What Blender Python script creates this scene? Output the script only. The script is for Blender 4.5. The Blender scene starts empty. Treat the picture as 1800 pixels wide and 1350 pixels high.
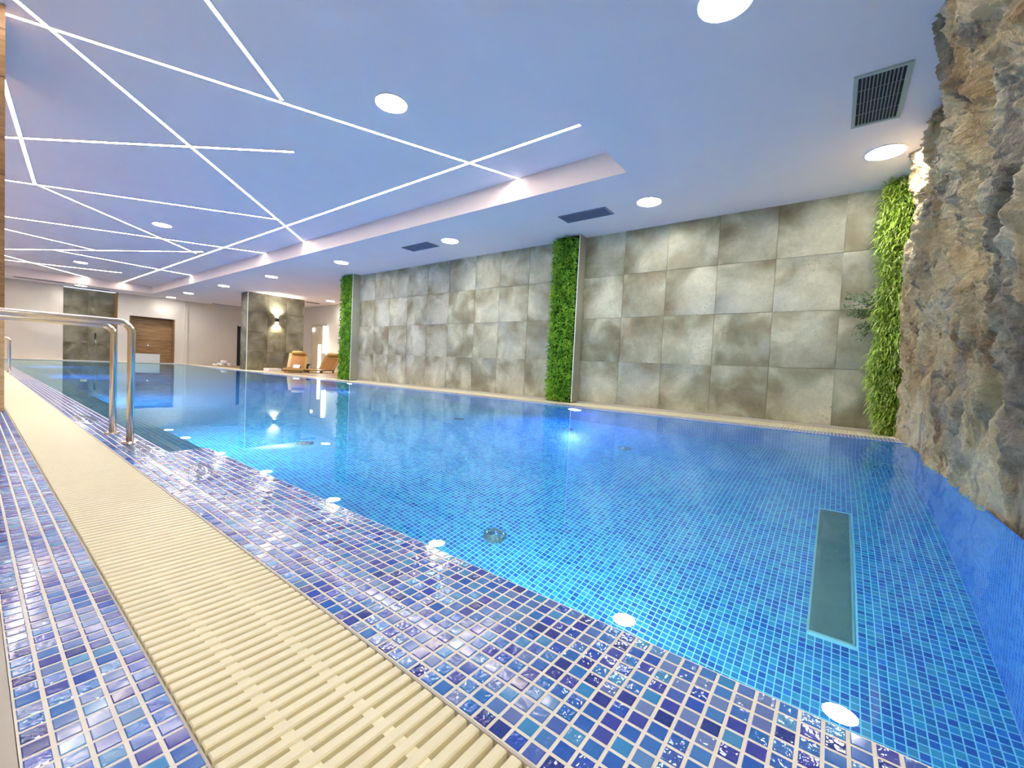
import bpy, bmesh, math, random
from mathutils import Vector, Matrix, noise as mn
random.seed(7)
scn = bpy.context.scene
COL = scn.collection
PI = math.pi

# ------------------------------------------------------------------ camera, world, exposure
# x = across the pool, y = along the pool towards the far wall, z = up; camera at the origin
cam_d = bpy.data.cameras.new('camera')
cam_d.sensor_fit = 'HORIZONTAL'; cam_d.sensor_width = 36.0
cam_d.lens = 736.478 / 1800 * 36
cam_d.clip_start = 0.01; cam_d.clip_end = 200
cam = bpy.data.objects.new('camera', cam_d); COL.objects.link(cam)
Rm = Matrix(((0.609, 0.0, -0.793), (-0.792, 0.062, -0.608), (0.049, 0.998, 0.038)))
def orth(M):
    a = Vector(M[0]).normalized()
    b = Vector(M[1]); b = (b - a * b.dot(a)).normalized()
    return Matrix((a, b, a.cross(b)))
Rm = orth(Rm)
cam.matrix_world = Rm.to_4x4()
scn.camera = cam
w = bpy.data.worlds.new('world'); scn.world = w; w.use_nodes = True
w.node_tree.nodes['Background'].inputs[0].default_value = (0.8, 0.85, 1, 1)
w.node_tree.nodes['Background'].inputs[1].default_value = 0.3
vs = scn.view_settings
vs.view_transform = 'Standard'; vs.look = 'None'; vs.gamma = 1; vs.use_curve_mapping = False
vs.exposure = 1.8
cy = scn.cycles
cy.use_denoising = True
cy.max_bounces = 10; cy.diffuse_bounces = 5; cy.glossy_bounces = 4; cy.transmission_bounces = 6
cy.sample_clamp_indirect = 6.0

DOWN_L = 92.0      # radiance of the round ceiling lights
LED_L = 18.0        # radiance of the ceiling light lines

# ------------------------------------------------------------------ helpers
def tag(o, label=None, cat=None, group=None, kind=None):
    if label: o['label'] = label
    if cat: o['category'] = cat
    if group: o['group'] = group
    if kind: o['kind'] = kind
    return o

def empty(name, loc=(0, 0, 0), rz=0, **k):
    o = bpy.data.objects.new(name, None); COL.objects.link(o)
    o.location = loc; o.rotation_euler = (0, 0, rz); o.empty_display_size = 0.1
    return tag(o, **k)

class MB:
    def __init__(s): s.v = []; s.f = []
    def quad(s, *p):
        n = len(s.v); s.v += [tuple(q) for q in p]; s.f.append(tuple(range(n, n + len(p)))); return s
    def box(s, a, b):
        n = len(s.v); x0, y0, z0 = a; x1, y1, z1 = b
        s.v += [(x0,y0,z0),(x1,y0,z0),(x1,y1,z0),(x0,y1,z0),(x0,y0,z1),(x1,y0,z1),(x1,y1,z1),(x0,y1,z1)]
        s.f += [tuple(n+i for i in f) for f in ((0,3,2,1),(4,5,6,7),(0,1,5,4),(1,2,6,5),(2,3,7,6),(3,0,4,7))]
        return s
    def tilebox(s, a, b, e, axis=2, sign=1):
        """a box whose outward face is bevelled by e; open at the back"""
        n = len(s.v); x0, y0, z0 = a; x1, y1, z1 = b
        def P(u0, v0, u1, v1, h):
            return [(u0,v0,h),(u1,v0,h),(u1,v1,h),(u0,v1,h)]
        vv = P(x0,y0,x1,y1,z0) + P(x0,y0,x1,y1,z1-e) + P(x0+e,y0+e,x1-e,y1-e,z1)
        s.v += vv
        for L in (0, 4):
            for i in range(4):
                j = (i+1) % 4
                s.f.append((n+L+i, n+L+j, n+L+4+j, n+L+4+i))
        s.f.append((n+8,n+9,n+10,n+11))
        return s
    def tube(s, pts, r, seg=12, cap=True):
        n0 = len(s.v); pts = [Vector(p) for p in pts]; k = len(pts)
        up = None
        for i, p in enumerate(pts):
            t = (pts[min(i+1,k-1)] - pts[max(i-1,0)]).normalized()
            if up is None:
                up = Vector((0,0,1)) if abs(t.z) < .9 else Vector((1,0,0))
            a = (up - t*up.dot(t)).normalized(); up = a; b = t.cross(a)
            rr = r[i] if isinstance(r, (list, tuple)) else r
            for q in range(seg):
                an = 2*PI*q/seg
                s.v.append(tuple(p + (a*math.cos(an) + b*math.sin(an))*rr))
        for i in range(k-1):
            for q in range(seg):
                q2 = (q+1) % seg
                s.f.append((n0+i*seg+q, n0+i*seg+q2, n0+(i+1)*seg+q2, n0+(i+1)*seg+q))
        if cap:
            s.f.append(tuple(n0+q for q in range(seg))[::-1])
            s.f.append(tuple(n0+(k-1)*seg+q for q in range(seg)))
        return s
    def lathe(s, prof, c=(0,0,0), seg=32, axis='z'):
        n0 = len(s.v)
        for r, h in prof:
            for q in range(seg):
                an = 2*PI*q/seg; u, v = r*math.cos(an), r*math.sin(an)
                p = (u, v, h) if axis == 'z' else ((u, h, v) if axis == 'y' else (h, u, v))
                s.v.append((p[0]+c[0], p[1]+c[1], p[2]+c[2]))
        for i in range(len(prof)-1):
            for q in range(seg):
                q2 = (q+1) % seg
                s.f.append((n0+i*seg+q, n0+i*seg+q2, n0+(i+1)*seg+q2, n0+(i+1)*seg+q))
        if prof[0][0] > 1e-6: s.f.append(tuple(n0+q for q in range(seg))[::-1])
        if prof[-1][0] > 1e-6: s.f.append(tuple(n0+(len(prof)-1)*seg+q for q in range(seg)))
        return s
    def mesh(s, name, mat, smooth=False, fix=True):
        me = bpy.data.meshes.new(name); me.from_pydata(s.v, [], s.f)
        if fix:
            bm = bmesh.new(); bm.from_mesh(me); bmesh.ops.recalc_face_normals(bm, faces=bm.faces); bm.to_mesh(me); bm.free()
        if mat: me.materials.append(mat)
        if smooth: me.polygons.foreach_set('use_smooth', [True]*len(me.polygons))
        me.update(); return me
    def build(s, name, mat, parent=None, smooth=False, fix=True, loc=None):
        return put(s.mesh(name, mat, smooth, fix), name, parent, loc)

def put(me, name, parent=None, loc=None):
    o = bpy.data.objects.new(name, me); COL.objects.link(o)
    if parent: o.parent = parent
    if loc: o.location = loc
    return o

def copy_tree(o, parent=None):
    c = o.copy(); COL.objects.link(c); c.parent = parent
    for ch in list(o.children): copy_tree(ch, c)
    return c

# ------------------------------------------------------------------ materials
class NT:
    def __init__(s, name):
        s.m = bpy.data.materials.new(name); s.m.use_nodes = True
        s.t = s.m.node_tree; s.t.nodes.clear()
        s.out = s.t.nodes.new('ShaderNodeOutputMaterial')
    def n(s, typ, **k):
        nd = s.t.nodes.new(typ)
        for a, b in k.items():
            if a == 'ins':
                for key, v in b.items(): s.set(nd, key, v)
            else: setattr(nd, a, b)
        return nd
    def set(s, nd, key, v):
        i = nd.inputs[key]
        if isinstance(v, bpy.types.NodeSocket): s.t.links.new(v, i)
        else:
            if hasattr(i, 'default_value'):
                try: i.default_value = v
                except Exception: i.default_value = tuple(v) + (1,)
    def math(s, op, a, b=None, c=None):
        nd = s.n('ShaderNodeMath', operation=op)
        s.set(nd, 0, a)
        if b is not None: s.set(nd, 1, b)
        if c is not None: s.set(nd, 2, c)
        return nd.outputs[0]
    def vmath(s, op, a, b=None, scale=None):
        nd = s.n('ShaderNodeVectorMath', operation=op)
        s.set(nd, 0, a)
        if b is not None: s.set(nd, 1, b)
        if scale is not None: s.set(nd, 3, scale)
        return nd.outputs[0] if op not in ('LENGTH', 'DISTANCE', 'DOT_PRODUCT') else nd.outputs[1]
    def noise(s, vec, scale, detail=4, rough=.55, dist=0, out=0):
        nd = s.n('ShaderNodeTexNoise'); s.set(nd, 'Vector', vec)
        nd.inputs['Scale'].default_value = scale; nd.inputs['Detail'].default_value = detail
        nd.inputs['Roughness'].default_value = rough; nd.inputs['Distortion'].default_value = dist
        return nd.outputs[out]
    def ramp(s, fac, stops, interp='LINEAR'):
        nd = s.n('ShaderNodeValToRGB'); cr = nd.color_ramp; cr.interpolation = interp
        while len(cr.elements) < len(stops): cr.elements.new(1)
        for e, (p, c) in zip(cr.elements, stops):
            e.position = p; e.color = (c if isinstance(c, (tuple, list)) else (c, c, c)) + (1,) if not (isinstance(c, (tuple, list)) and len(c) == 4) else c
        s.set(nd, 0, fac); return nd.outputs[0]
    def mix(s, fac, a, b, blend='MIX'):
        nd = s.n('ShaderNodeMix', data_type='RGBA', blend_type=blend)
        s.set(nd, 0, fac)
        for idx, v in ((6, a), (7, b)):
            if isinstance(v, bpy.types.NodeSocket): s.t.links.new(v, nd.inputs[idx])
            else: nd.inputs[idx].default_value = tuple(v) + (1,) if len(v) == 3 else v
        return nd.outputs[2]
    def bump(s, h, strength=.3, dist=.01):
        nd = s.n('ShaderNodeBump'); s.set(nd, 'Height', h)
        if isinstance(strength, bpy.types.NodeSocket): s.set(nd, 'Strength', strength)
        else: nd.inputs['Strength'].default_value = strength
        nd.inputs['Distance'].default_value = dist
        return nd.outputs[0]
    def bsdf(s, color, rough=.5, normal=None, **k):
        b = s.n('ShaderNodeBsdfPrincipled')
        s.set(b, 'Base Color', color); s.set(b, 'Roughness', rough)
        if normal is not None: s.set(b, 'Normal', normal)
        for key, v in k.items(): s.set(b, key.replace('_', ' '), v)
        s.t.links.new(b.outputs[0], s.out.inputs[0]); return b
    @property
    def pos(s): return s.n('ShaderNodeNewGeometry').outputs['Position']
    @property
    def objc(s): return s.n('ShaderNodeTexCoord').outputs['Object']

def lin(r, g, b):
    f = lambda c: (c/255/12.92) if c/255 <= .04045 else ((c/255+.055)/1.055)**2.4
    return (f(r), f(g), f(b))

def plain(name, c, rough=.5, **k):
    t = NT(name); t.bsdf(c, rough, **k); return t.m

def painted(name, c, rough=.75, var=.06, scale=3):
    t = NT(name)
    n = t.noise(t.pos, scale, 5, .6, .6)
    a = tuple(max(0, x*(1-var)) for x in c); b = tuple(min(1, x*(1+var)) for x in c)
    col = t.ramp(n, [(.3, a), (.7, b)])
    t.bsdf(col, rough, t.bump(t.noise(t.pos, 60, 3), .08, .003)); return t.m

def mosaic(name, palette, grout, pitch, origin, plane='XY', frac=.86, has_grout=True, rough=.1, wavy=.5, film=0.0):
    t = NT(name)
    p = t.vmath('SUBTRACT', t.pos, origin)
    sep = t.n('ShaderNodeSeparateXYZ'); t.set(sep, 0, p)
    ax = {'X': 0, 'Y': 1, 'Z': 2}
    u = t.math('DIVIDE', sep.outputs[ax[plane[0]]], pitch); v = t.math('DIVIDE', sep.outputs[ax[plane[1]]], pitch)
    cb = t.n('ShaderNodeCombineXYZ'); t.set(cb, 0, t.math('FLOOR', u)); t.set(cb, 1, t.math('FLOOR', v))
    wn = t.n('ShaderNodeTexWhiteNoise', noise_dimensions='3D'); t.set(wn, 'Vector', cb.outputs[0])
    wn2 = t.n('ShaderNodeTexWhiteNoise', noise_dimensions='3D')
    t.set(wn2, 'Vector', t.vmath('ADD', cb.outputs[0], (17.3, 5.1, 2.2)))
    n = len(palette)
    col = t.ramp(wn.outputs[0], [(i/n, c) for i, c in enumerate(palette)], 'CONSTANT')
    hue = t.mix(t.math('MULTIPLY', t.noise(t.pos, 90, 3, .6, 1.5), .35), col, t.mix(.4, col, (.35, .55, .85)))
    base = hue; rg = rough
    if has_grout:
        fu = t.math('ABSOLUTE', t.math('SUBTRACT', t.math('FRACT', u), .5)); fv = t.math('ABSOLUTE', t.math('SUBTRACT', t.math('FRACT', v), .5))
        msk = t.math('GREATER_THAN', t.math('MAXIMUM', fu, fv), frac/2)
        base = t.mix(msk, hue, grout); rg = t.math('ADD', t.math('MULTIPLY', msk, .5), rough)
    amp = t.math('MULTIPLY', t.math('POWER', wn2.outputs[0], 2.0), wavy)
    nrm = t.bump(t.noise(t.pos, 75, 2, .5, 1.0), amp, .006)
    k = dict(IOR=1.5)
    b = t.bsdf(base, rg, nrm, Coat_Weight=.1, Coat_Roughness=.04)
    if film:
        try:
            t.set(b, 'Thin Film Thickness', t.math('MULTIPLY', t.math('GREATER_THAN', wn2.outputs[0], .72), t.math('MULTIPLY_ADD', t.noise(t.pos, 40, 2, .5, 1), 700, t.math('MULTIPLY', wn2.outputs[0], 300))))
            b.inputs['Thin Film IOR'].default_value = 1.7
            b.inputs['IOR'].default_value = 1.6
            t.set(b, 'Metallic', t.math('MULTIPLY', t.math('GREATER_THAN', wn2.outputs[0], .8), film))
        except Exception as e: print('film', e)
    return t.m

PT = 0.0285
pal_deck = [lin(*c) for c in [(36,100,196),(66,130,206),(14,58,188),(84,126,200),(24,112,200),(70,100,192),(52,58,172),(4,34,140),
    (96,146,206),(38,120,208),(64,70,176),(50,144,208),(24,76,192),(100,122,190),(36,38,146),(48,116,202),(74,152,210),(56,88,186),(14,88,194),(116,140,200)]]
pal_pool = [lin(*c) for c in [(20,125,175),(10,95,165),(35,145,185),(15,110,170),(5,75,155),(45,150,180),(25,130,180),(15,105,160),(30,120,190),(60,150,175),(10,85,170)]]
grout_c = lin(238, 234, 220)
M = {}
DX0, DY0 = 0.4375, 0.309 - PT/2
M['grout'] = painted('grout', grout_c, .7, .05, 20)
M['grout_white'] = painted('grout_white', lin(245,240,228), .65, .04, 20)
M['tile_deck'] = mosaic('tile_deck', pal_deck, grout_c, PT, (DX0, DY0, 0), has_grout=False, film=.12, rough=.09, wavy=.5)
M['mosaic_deck'] = mosaic('mosaic_deck', pal_deck, grout_c, PT, (DX0, DY0, 0), rough=.12, wavy=.5)
LX0 = 0.0385
M['tile_left'] = mosaic('tile_left', pal_deck, grout_c, PT, (LX0, 0.732-PT/2, 0), has_grout=False, film=.08, rough=.11, wavy=.35)
M['mosaic_left'] = mosaic('mosaic_left', pal_deck, grout_c, PT, (LX0, 0.732-PT/2, 0), rough=.12)
grout_p = lin(160, 225, 232)
M['tile_pool'] = mosaic('tile_pool', pal_pool, grout_p, PT, (.78, -.545, 0), has_grout=False, rough=.25, wavy=.2)
M['mosaic_pool'] = mosaic('mosaic_pool', pal_pool, grout_p, PT, (.78, -.545, 0), rough=.25, wavy=.2)
pal_wall = [lin(*c) for c in [(60,110,180),(45,95,175),(75,125,185),(35,85,170),(90,130,190),(50,105,170)]]
M['mosaic_wallx'] = mosaic('mosaic_wall_long', pal_wall, lin(130,170,215), PT, (0, -.545, -.5), 'YZ', rough=.2, wavy=.2)
M['mosaic_wally'] = mosaic('mosaic_wall_short', pal_wall, lin(90,140,215), PT, (.78, 0, -.5), 'XZ', rough=.2, wavy=.2)

def m_water(name='pool_water', c=(.72, .95, .98, 1), sc=1.3, bd=.05):
    t = NT(name)
    g = t.n('ShaderNodeBsdfGlass'); g.inputs['IOR'].default_value = 1.333; g.inputs['Roughness'].default_value = 0
    g.inputs['Color'].default_value = c
    h = t.noise(t.pos, sc, 2, .5)
    t.set(g, 'Normal', t.bump(h, bd, .02))
    t.t.links.new(g.outputs[0], t.out.inputs[0]); return t.m
M['water'] = m_water()

def m_ceiling(name, c1, c2):
    t = NT(name)
    n = t.noise(t.pos, .7, 5, .6, .8); n2 = t.noise(t.pos, 5, 5, .6, 2)
    col = t.mix(t.math('MULTIPLY', n2, .35), t.ramp(n, [(.35, c1), (.65, c2)]), c2)
    t.bsdf(col, .75, t.bump(t.noise(t.pos, 14, 5, .6, 1.5), .12, .01)); return t.m
M['ceiling'] = m_ceiling('ceiling_paint', (.92,.82,.81), (.95,.87,.85))
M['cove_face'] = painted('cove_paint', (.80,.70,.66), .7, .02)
M['wall'] = painted('wall_paint', (.72,.66,.57), .8, .02, 2)
M['grate'] = painted('cream_plastic', lin(246,238,202), .38, .02, 30)
M['channel'] = painted('gutter_channel', lin(196,178,112), .6, .1, 10)
M['steel'] = plain('brushed_steel', (.72,.66,.58), .2, Metallic=1.0)
M['chrome'] = plain('chrome', (.8,.8,.8), .08, Metallic=1.0)
M['plate'] = painted('brushed_plate', lin(92,118,112), .4, .1, 8)
M['black'] = plain('black_metal', (.015,.015,.018), .4)
M['white'] = plain('white_plastic', (.85,.84,.8), .4)
M['whiteblock'] = painted('white_block', (.82,.80,.72), .6, .02)
M['towel'] = painted('towel_cloth', (.9,.88,.85), .95, .04, 30)
M['trim'] = plain('aluminium_trim', (.75,.77,.68), .4)
M['ventgrey'] = plain('vent_grey', lin(120,125,128), .5)
M['ventframe'] = plain('vent_frame', lin(170,178,170), .5)
M['dark'] = plain('dark_void', (.02,.025,.03), .8)
M['kerb'] = painted('kerb_grey', lin(196,190,178), .6, .06, 12)
M['drain'] = plain('drain_steel', (.30,.42,.45), .25, Metallic=.8)

def emis(name, c, s):
    t = NT(name); e = t.n('ShaderNodeEmission'); e.inputs[0].default_value = tuple(c)+(1,); e.inputs[1].default_value = s
    t.t.links.new(e.outputs[0], t.out.inputs[0]); return t.m
M['down'] = emis('downlight_glow', (1, .97, .92), DOWN_L)
M['led'] = emis('led_glow', (1, .86, .74), LED_L)
M['bar'] = emis('light_bar_glow', (1, .97, .9), 3)
M['pool_lamp'] = emis('pool_lamp_glow', (.75, .9, 1), 60)
M['sconce'] = emis('sconce_glow', (1, .95, .85), 20)

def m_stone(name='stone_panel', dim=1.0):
    t = NT(name)
    oi = t.n('ShaderNodeObjectInfo')
    off = t.vmath('SCALE', t.n('ShaderNodeCombineXYZ').outputs[0])
    cb = t.n('ShaderNodeCombineXYZ')
    t.set(cb, 0, t.math('MULTIPLY', oi.outputs['Random'], 37)); t.set(cb, 1, t.math('MULTIPLY', oi.outputs['Random'], 91)); t.set(cb, 2, t.math('MULTIPLY', oi.outputs['Random'], 53))
    p = t.vmath('ADD', t.objc, cb.outputs[0])
    big = t.noise(p, 2.3, 3, .5, .4)
    col = t.ramp(big, [(.30, lin(120,110,82)), (.44, lin(146,140,110)), (.55, lin(172,168,140)), (.68, lin(208,204,176))])
    warm = t.ramp(t.noise(t.vmath('ADD', p, (5, 2, 9)), 2.0, 3, .5), [(.56, (0, 0, 0)), (.72, (1, 1, 1))])
    col = t.mix(t.math('MULTIPLY', warm, .45), col, lin(160,134,106))
    cool = t.ramp(t.noise(t.vmath('ADD', p, (1, 12, 4)), 1.6, 2, .5), [(.55, (0, 0, 0)), (.7, (1, 1, 1))])
    col = t.mix(t.math('MULTIPLY', cool, .5), col, lin(168,174,168))
    # printed bloom in the middle of most panels
    dist = t.vmath('LENGTH', t.vmath('ADD', t.objc, t.vmath('SCALE', t.noise(p, 3, 3, out=1), None, .22)))
    dist = t.math('SUBTRACT', dist, .17)
    bloom = t.ramp(dist, [(.02, (1, 1, 1)), (.24, (0, 0, 0))])
    col = t.mix(t.math('MULTIPLY', bloom, t.math('MULTIPLY', oi.outputs['Random'], .5)), col, lin(232,230,204))
    fine = t.noise(p, 22, 6, .7, .6)
    col = t.mix(.5, col, t.ramp(fine, [(.3, (.62,.62,.6)), (.6, (1,1,1))]), 'MULTIPLY')
    vo = t.n('ShaderNodeTexVoronoi', feature='F1'); vo.inputs['Scale'].default_value = 26; t.set(vo, 'Vector', p)
    zone = t.ramp(t.noise(t.vmath('ADD', p, (3, 3, 3)), 3.2, 3), [(.56, (0,0,0)), (.62, (1,1,1))])
    pit = t.math('MULTIPLY', t.math('LESS_THAN', vo.outputs['Distance'], .2), zone)
    col = t.mix(t.math('MULTIPLY', pit, .5), col, lin(90,84,66))
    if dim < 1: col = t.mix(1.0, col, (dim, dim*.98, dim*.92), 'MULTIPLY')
    t.bsdf(col, .55, t.bump(t.math('SUBTRACT', fine, pit), .15, .004)); return t.m
M['stone'] = m_stone()
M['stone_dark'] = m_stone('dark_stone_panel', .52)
M['panel_grey'] = painted('side_panel_grey', lin(160,158,138), .6, .08, 6)
M['joint'] = plain('panel_joint', lin(200,196,172), .8)

def m_wood(name, c1, c2, c3, horiz=True):
    t = NT(name)
    mp = t.n('ShaderNodeMapping'); t.set(mp, 'Vector', t.pos)
    mp.inputs['Scale'].default_value = (1.2, 1.2, 14) if horiz else (10, 10, 1)
    n = t.noise(mp.outputs[0], 1.6, 6, .6, .8)
    col = t.ramp(n, [(.3, c1), (.5, c2), (.7, c3)])
    t.bsdf(col, .45, t.bump(n, .1, .003)); return t.m
M['wood'] = m_wood('oak_wood', lin(112,82,50), lin(146,112,72), lin(168,134,92))
M['wood2'] = m_wood('tan_wood', lin(186,154,108), lin(204,174,130), lin(218,192,150))
M['beige_door'] = m_wood('beige_door', lin(205,185,155), lin(215,196,166), lin(222,204,176), False)
M['lounger'] = plain('lounger_shell', lin(176,134,66), .45)
M['lounger_pad'] = plain('lounger_pad', lin(166,112,46), .6)
M['pillow'] = plain('lounger_pillow', lin(205,180,110), .7)

def m_rock():
    t = NT('rock')
    p = t.pos
    mp = t.n('ShaderNodeMapping'); t.set(mp, 'Vector', p); mp.inputs['Scale'].default_value = (1.5, 1, .8)
    mp.inputs['Rotation'].default_value = (0, .25, 0)
    a = t.noise(mp.outputs[0], 1.7, 8, .62, .4)
    col = t.ramp(a, [(.36, lin(150,118,80)), (.43, lin(206,174,124)), (.51, lin(232,208,158)), (.62, lin(244,228,190))])
    mp2 = t.n('ShaderNodeMapping'); t.set(mp2, 'Vector', p); mp2.inputs['Scale'].default_value = (2.0, 1, .55)
    mp2.inputs['Rotation'].default_value = (0, .35, 0); mp2.inputs['Location'].default_value = (3.3, 0, 1.2)
    g = t.ramp(t.noise(mp2.outputs[0], 1.3, 6, .6, .4), [(.53, (0,0,0)), (.60, (1,1,1))])
    grey = t.ramp(t.noise(p, 6, 8, .72), [(.35, lin(92,86,80)), (.6, lin(184,174,158))])
    col = t.mix(t.math('MULTIPLY', g, .8), col, grey)
    br = t.ramp(t.noise(t.vmath('ADD', p, (8, 3, 5)), 1.8, 5, .6, .5), [(.60, (0,0,0)), (.66, (1,1,1))])
    col = t.mix(t.math('MULTIPLY', br, .7), col, lin(170,128,76))
    dk = t.ramp(t.noise(t.vmath('ADD', p, (2, 7, 1)), 4.5, 8, .72, .4), [(.36, (1,1,1)), (.44, (0,0,0))])
    col = t.mix(t.math('MULTIPLY', dk, .75), col, lin(84,78,76))
    fine = t.noise(p, 34, 10, .75, .6)
    col = t.mix(.4, col, t.ramp(fine, [(.36, (.5,.48,.45)), (.48, (1,1,1))]), 'MULTIPLY')
    vo = t.n('ShaderNodeTexVoronoi', feature='F1'); vo.inputs['Scale'].default_value = 16; t.set(vo, 'Vector', t.vmath('ADD', p, t.vmath('SCALE', t.noise(p, 8, 3, out=1), None, .12)))
    hgt = t.math('ADD', t.math('MULTIPLY', t.noise(p, 9, 10, .72, .6), 1.4), t.math('MULTIPLY', vo.outputs['Distance'], .35))
    hgt = t.math('ADD', hgt, t.math('MULTIPLY', fine, .5))
    t.bsdf(col, .85, t.bump(hgt, .9, .05)); return t.m
M['rock'] = m_rock()

def m_leaf(name, c1, c2, c3):
    t = NT(name)
    n = t.noise(t.pos, 9, 3, .6); n2 = t.noise(t.pos, 55, 2, .5)
    col = t.ramp(t.math('ADD', t.math('MULTIPLY', n, .5), t.math('MULTIPLY', n2, .5)), [(.36, c1), (.5, c2), (.62, c3)])
    b = t.bsdf(col, .5); return t.m
M['leaf'] = m_leaf('hedge_leaf', lin(56,112,14), lin(116,178,36), lin(184,224,72))
M['grass'] = m_leaf('grass_blade', lin(110,142,34), lin(166,196,66), lin(226,236,150))
M['leafdark'] = m_leaf('shrub_leaf', lin(54,82,40), lin(86,120,66), lin(150,176,130))
M['soil'] = plain('dark_backing', lin(28,40,18), .9)

# ------------------------------------------------------------------ setting: floors and pool basin
FLOOR = -.5
XE, XN = .78, .612          # pool edge, and the wider pool beyond the notch
YN, Y1, Y0 = 2.6, 21.1, -.545
XF = 5.12                   # far long side of the pool
ZW, ZB = -.505, -1.79       # water level, pool floor
tile_h = .004
deck = empty('pool_deck', kind='structure')
GEO_END = 9.0
b = MB()
b.box((DX0, -2.5, -1.0), (XE, YN, FLOOR - .0012))
b.box((DX0, YN, -1.0), (XN, GEO_END, FLOOR - .0012))
b.build('mortar_bed', M['grout'], deck)
MB().box((DX0, GEO_END, -1.0), (XN, Y1+.3, FLOOR)).build('mosaic_strip', M['mosaic_deck'], deck)

def strip_tiles(parent, x0, x1, y0, y1, oy, mat, near, count=300, zf=None, eps=.0022, gap=.0042, skip=None, top=FLOOR, h=tile_h, bev=.0016):
    """lay tiles on the grid; those nearest the camera become objects, the rest one mesh"""
    cells = []
    nx = int(round((x1-x0)/PT))
    k0 = math.ceil((y0-oy)/PT - 1e-6); k1 = math.floor((y1-oy)/PT + 1e-6)
    for k in range(k0, k1):
        for i in range(nx):
            x, y = x0 + i*PT, oy + k*PT
            if skip and skip(x + PT/2, y + PT/2): continue
            cells.append((x, y))
    cells.sort(key=lambda c: near(c[0]+PT/2, c[1]+PT/2))
    one = MB().tilebox((gap/2, gap/2, -h), (PT-gap/2, PT-gap/2, 0), bev).mesh('tile', mat, fix=False)
    for x, y in cells[:count]:
        put(one, 'tile', parent, (x, y, top))
    rest = MB()
    for x, y in cells[count:]:
        rest.tilebox((x+gap/2, y+gap/2, top-h), (x+PT-gap/2, y+PT-gap/2, top), bev)
    if rest.v: tag(rest.build('tile_field', mat, parent, fix=False), kind='stuff')

iR = Rm.transposed(); FPX = 736.478
def inframe(x, y, z):
    c = iR @ Vector((x, y, z))
    if c.z > -.02: return False
    u = 900 + FPX*c.x/-c.z; v = 675 - FPX*c.y/-c.z
    return -10 < u < 1810 and -10 < v < 1360
def near_fn(z):
    return lambda x, y: math.sqrt(x*x + y*y + z*z) + (0 if inframe(x, y, z) else 100)
strip_tiles(deck, DX0, XE, -.6, GEO_END, DY0, M['tile_deck'], near_fn(FLOOR),
            skip=lambda x, y: x > XN and y > YN)

left = empty('gutter_side_deck', kind='structure')
MB().box((LX0, -.6, -1.0), (.1765, GEO_END, FLOOR-.0012)).build('mortar_bed', M['grout_white'], left)
MB().box((LX0, GEO_END, -1.0), (.1765, Y1+.3, FLOOR)).build('mosaic_strip', M['mosaic_left'], left)
strip_tiles(left, LX0, .1765+.004, -.6, GEO_END, .732-PT/2, M['tile_left'], near_fn(FLOOR),
            skip=lambda x, y: x > .176)
MB().box((.012, -2.5, -1.0), (LX0-.001, 4.7, FLOOR+.0005)).build('trim_1', M['kerb'], None)['kind'] = 'structure'
MB().box((-1.6, -2.5, -1.0), (.012, Y1+.4, FLOOR+.002)).build('floor', M['wood2'], None)['kind'] = 'structure'

# overflow channel below the grating
ch = MB()
ch.quad((.1765, -2.5, -.60), (DX0, -2.5, -.60), (DX0, Y1+.3, -.60), (.1765, Y1+.3, -.60))
ch.build('gutter_channel', M['channel'], None)['kind'] = 'structure'
lip = MB()
lip.box((.1765, -.6, -.52), (.1815, Y1, FLOOR-.001))
lip.box((DX0-.004, -.6, -.52), (DX0, Y1, FLOOR-.001))
lip.build('trim_2', M['kerb'], None)['kind'] = 'structure'

# basin
GX1 = XE + 100*PT; GY1 = Y0 + 110*PT          # end of the tiled-by-piece patch
bas = empty('pool_basin', kind='structure')
MB().box((XN, GY1, -2.0), (XF, Y1, ZB)).build('basin_floor_far', M['mosaic_pool'], bas)
MB().box((XE, Y0, -2.0), (GX1, GY1, ZB-.0008)).build('basin_bed', painted('pool_grout', grout_p, .6, .03), bas)
MB().box((GX1, Y0, -2.0), (XF, GY1, ZB)).build('basin_floor_near', M['mosaic_pool'], bas)
PL = (2.23, -.126, 3.46, .02)                 # floor plate x0 y0 x1 y1
strip_tiles(bas, XE, GX1, Y0, GY1, Y0, M['tile_pool'], near_fn(ZB), top=ZB, h=.003, bev=.001, gap=.0036,
            skip=lambda x, y: PL[0]-.014 < x < PL[2]+.014 and PL[1]-.014 < y < PL[3]+.014)
wl = MB()
wl.quad((XF, Y0, -2), (XF, Y1, -2), (XF, Y1, FLOOR), (XF, Y0, FLOOR))
wl.quad((XE, Y0, -2), (XE, YN, -2), (XE, YN, FLOOR-.001), (XE, Y0, FLOOR-.001))
wl.quad((XN, YN, -2), (XN, Y1, -2), (XN, Y1, FLOOR-.001), (XN, YN, FLOOR-.001))
wl.build('basin_long_wall', M['mosaic_wallx'], bas, fix=False)
ws = MB()
ws.quad((XE, Y0, -2), (XF, Y0, -2), (XF, Y0, -.5), (XE, Y0, -.5))
ws.quad((XN, Y1, -2), (XF, Y1, -2), (XF, Y1, FLOOR), (XN, Y1, FLOOR))
ws.quad((XN, YN, -2), (XE, YN, -2), (XE, YN, FLOOR-.001), (XN, YN, FLOOR-.001))
ws.build('basin_short_wall', M['mosaic_wally'], bas, fix=False)
MB().box((XN, YN, -.78), (XE+.06, Y1, -.76)).build('bench_ledge', M['mosaic_pool'], bas)

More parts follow.
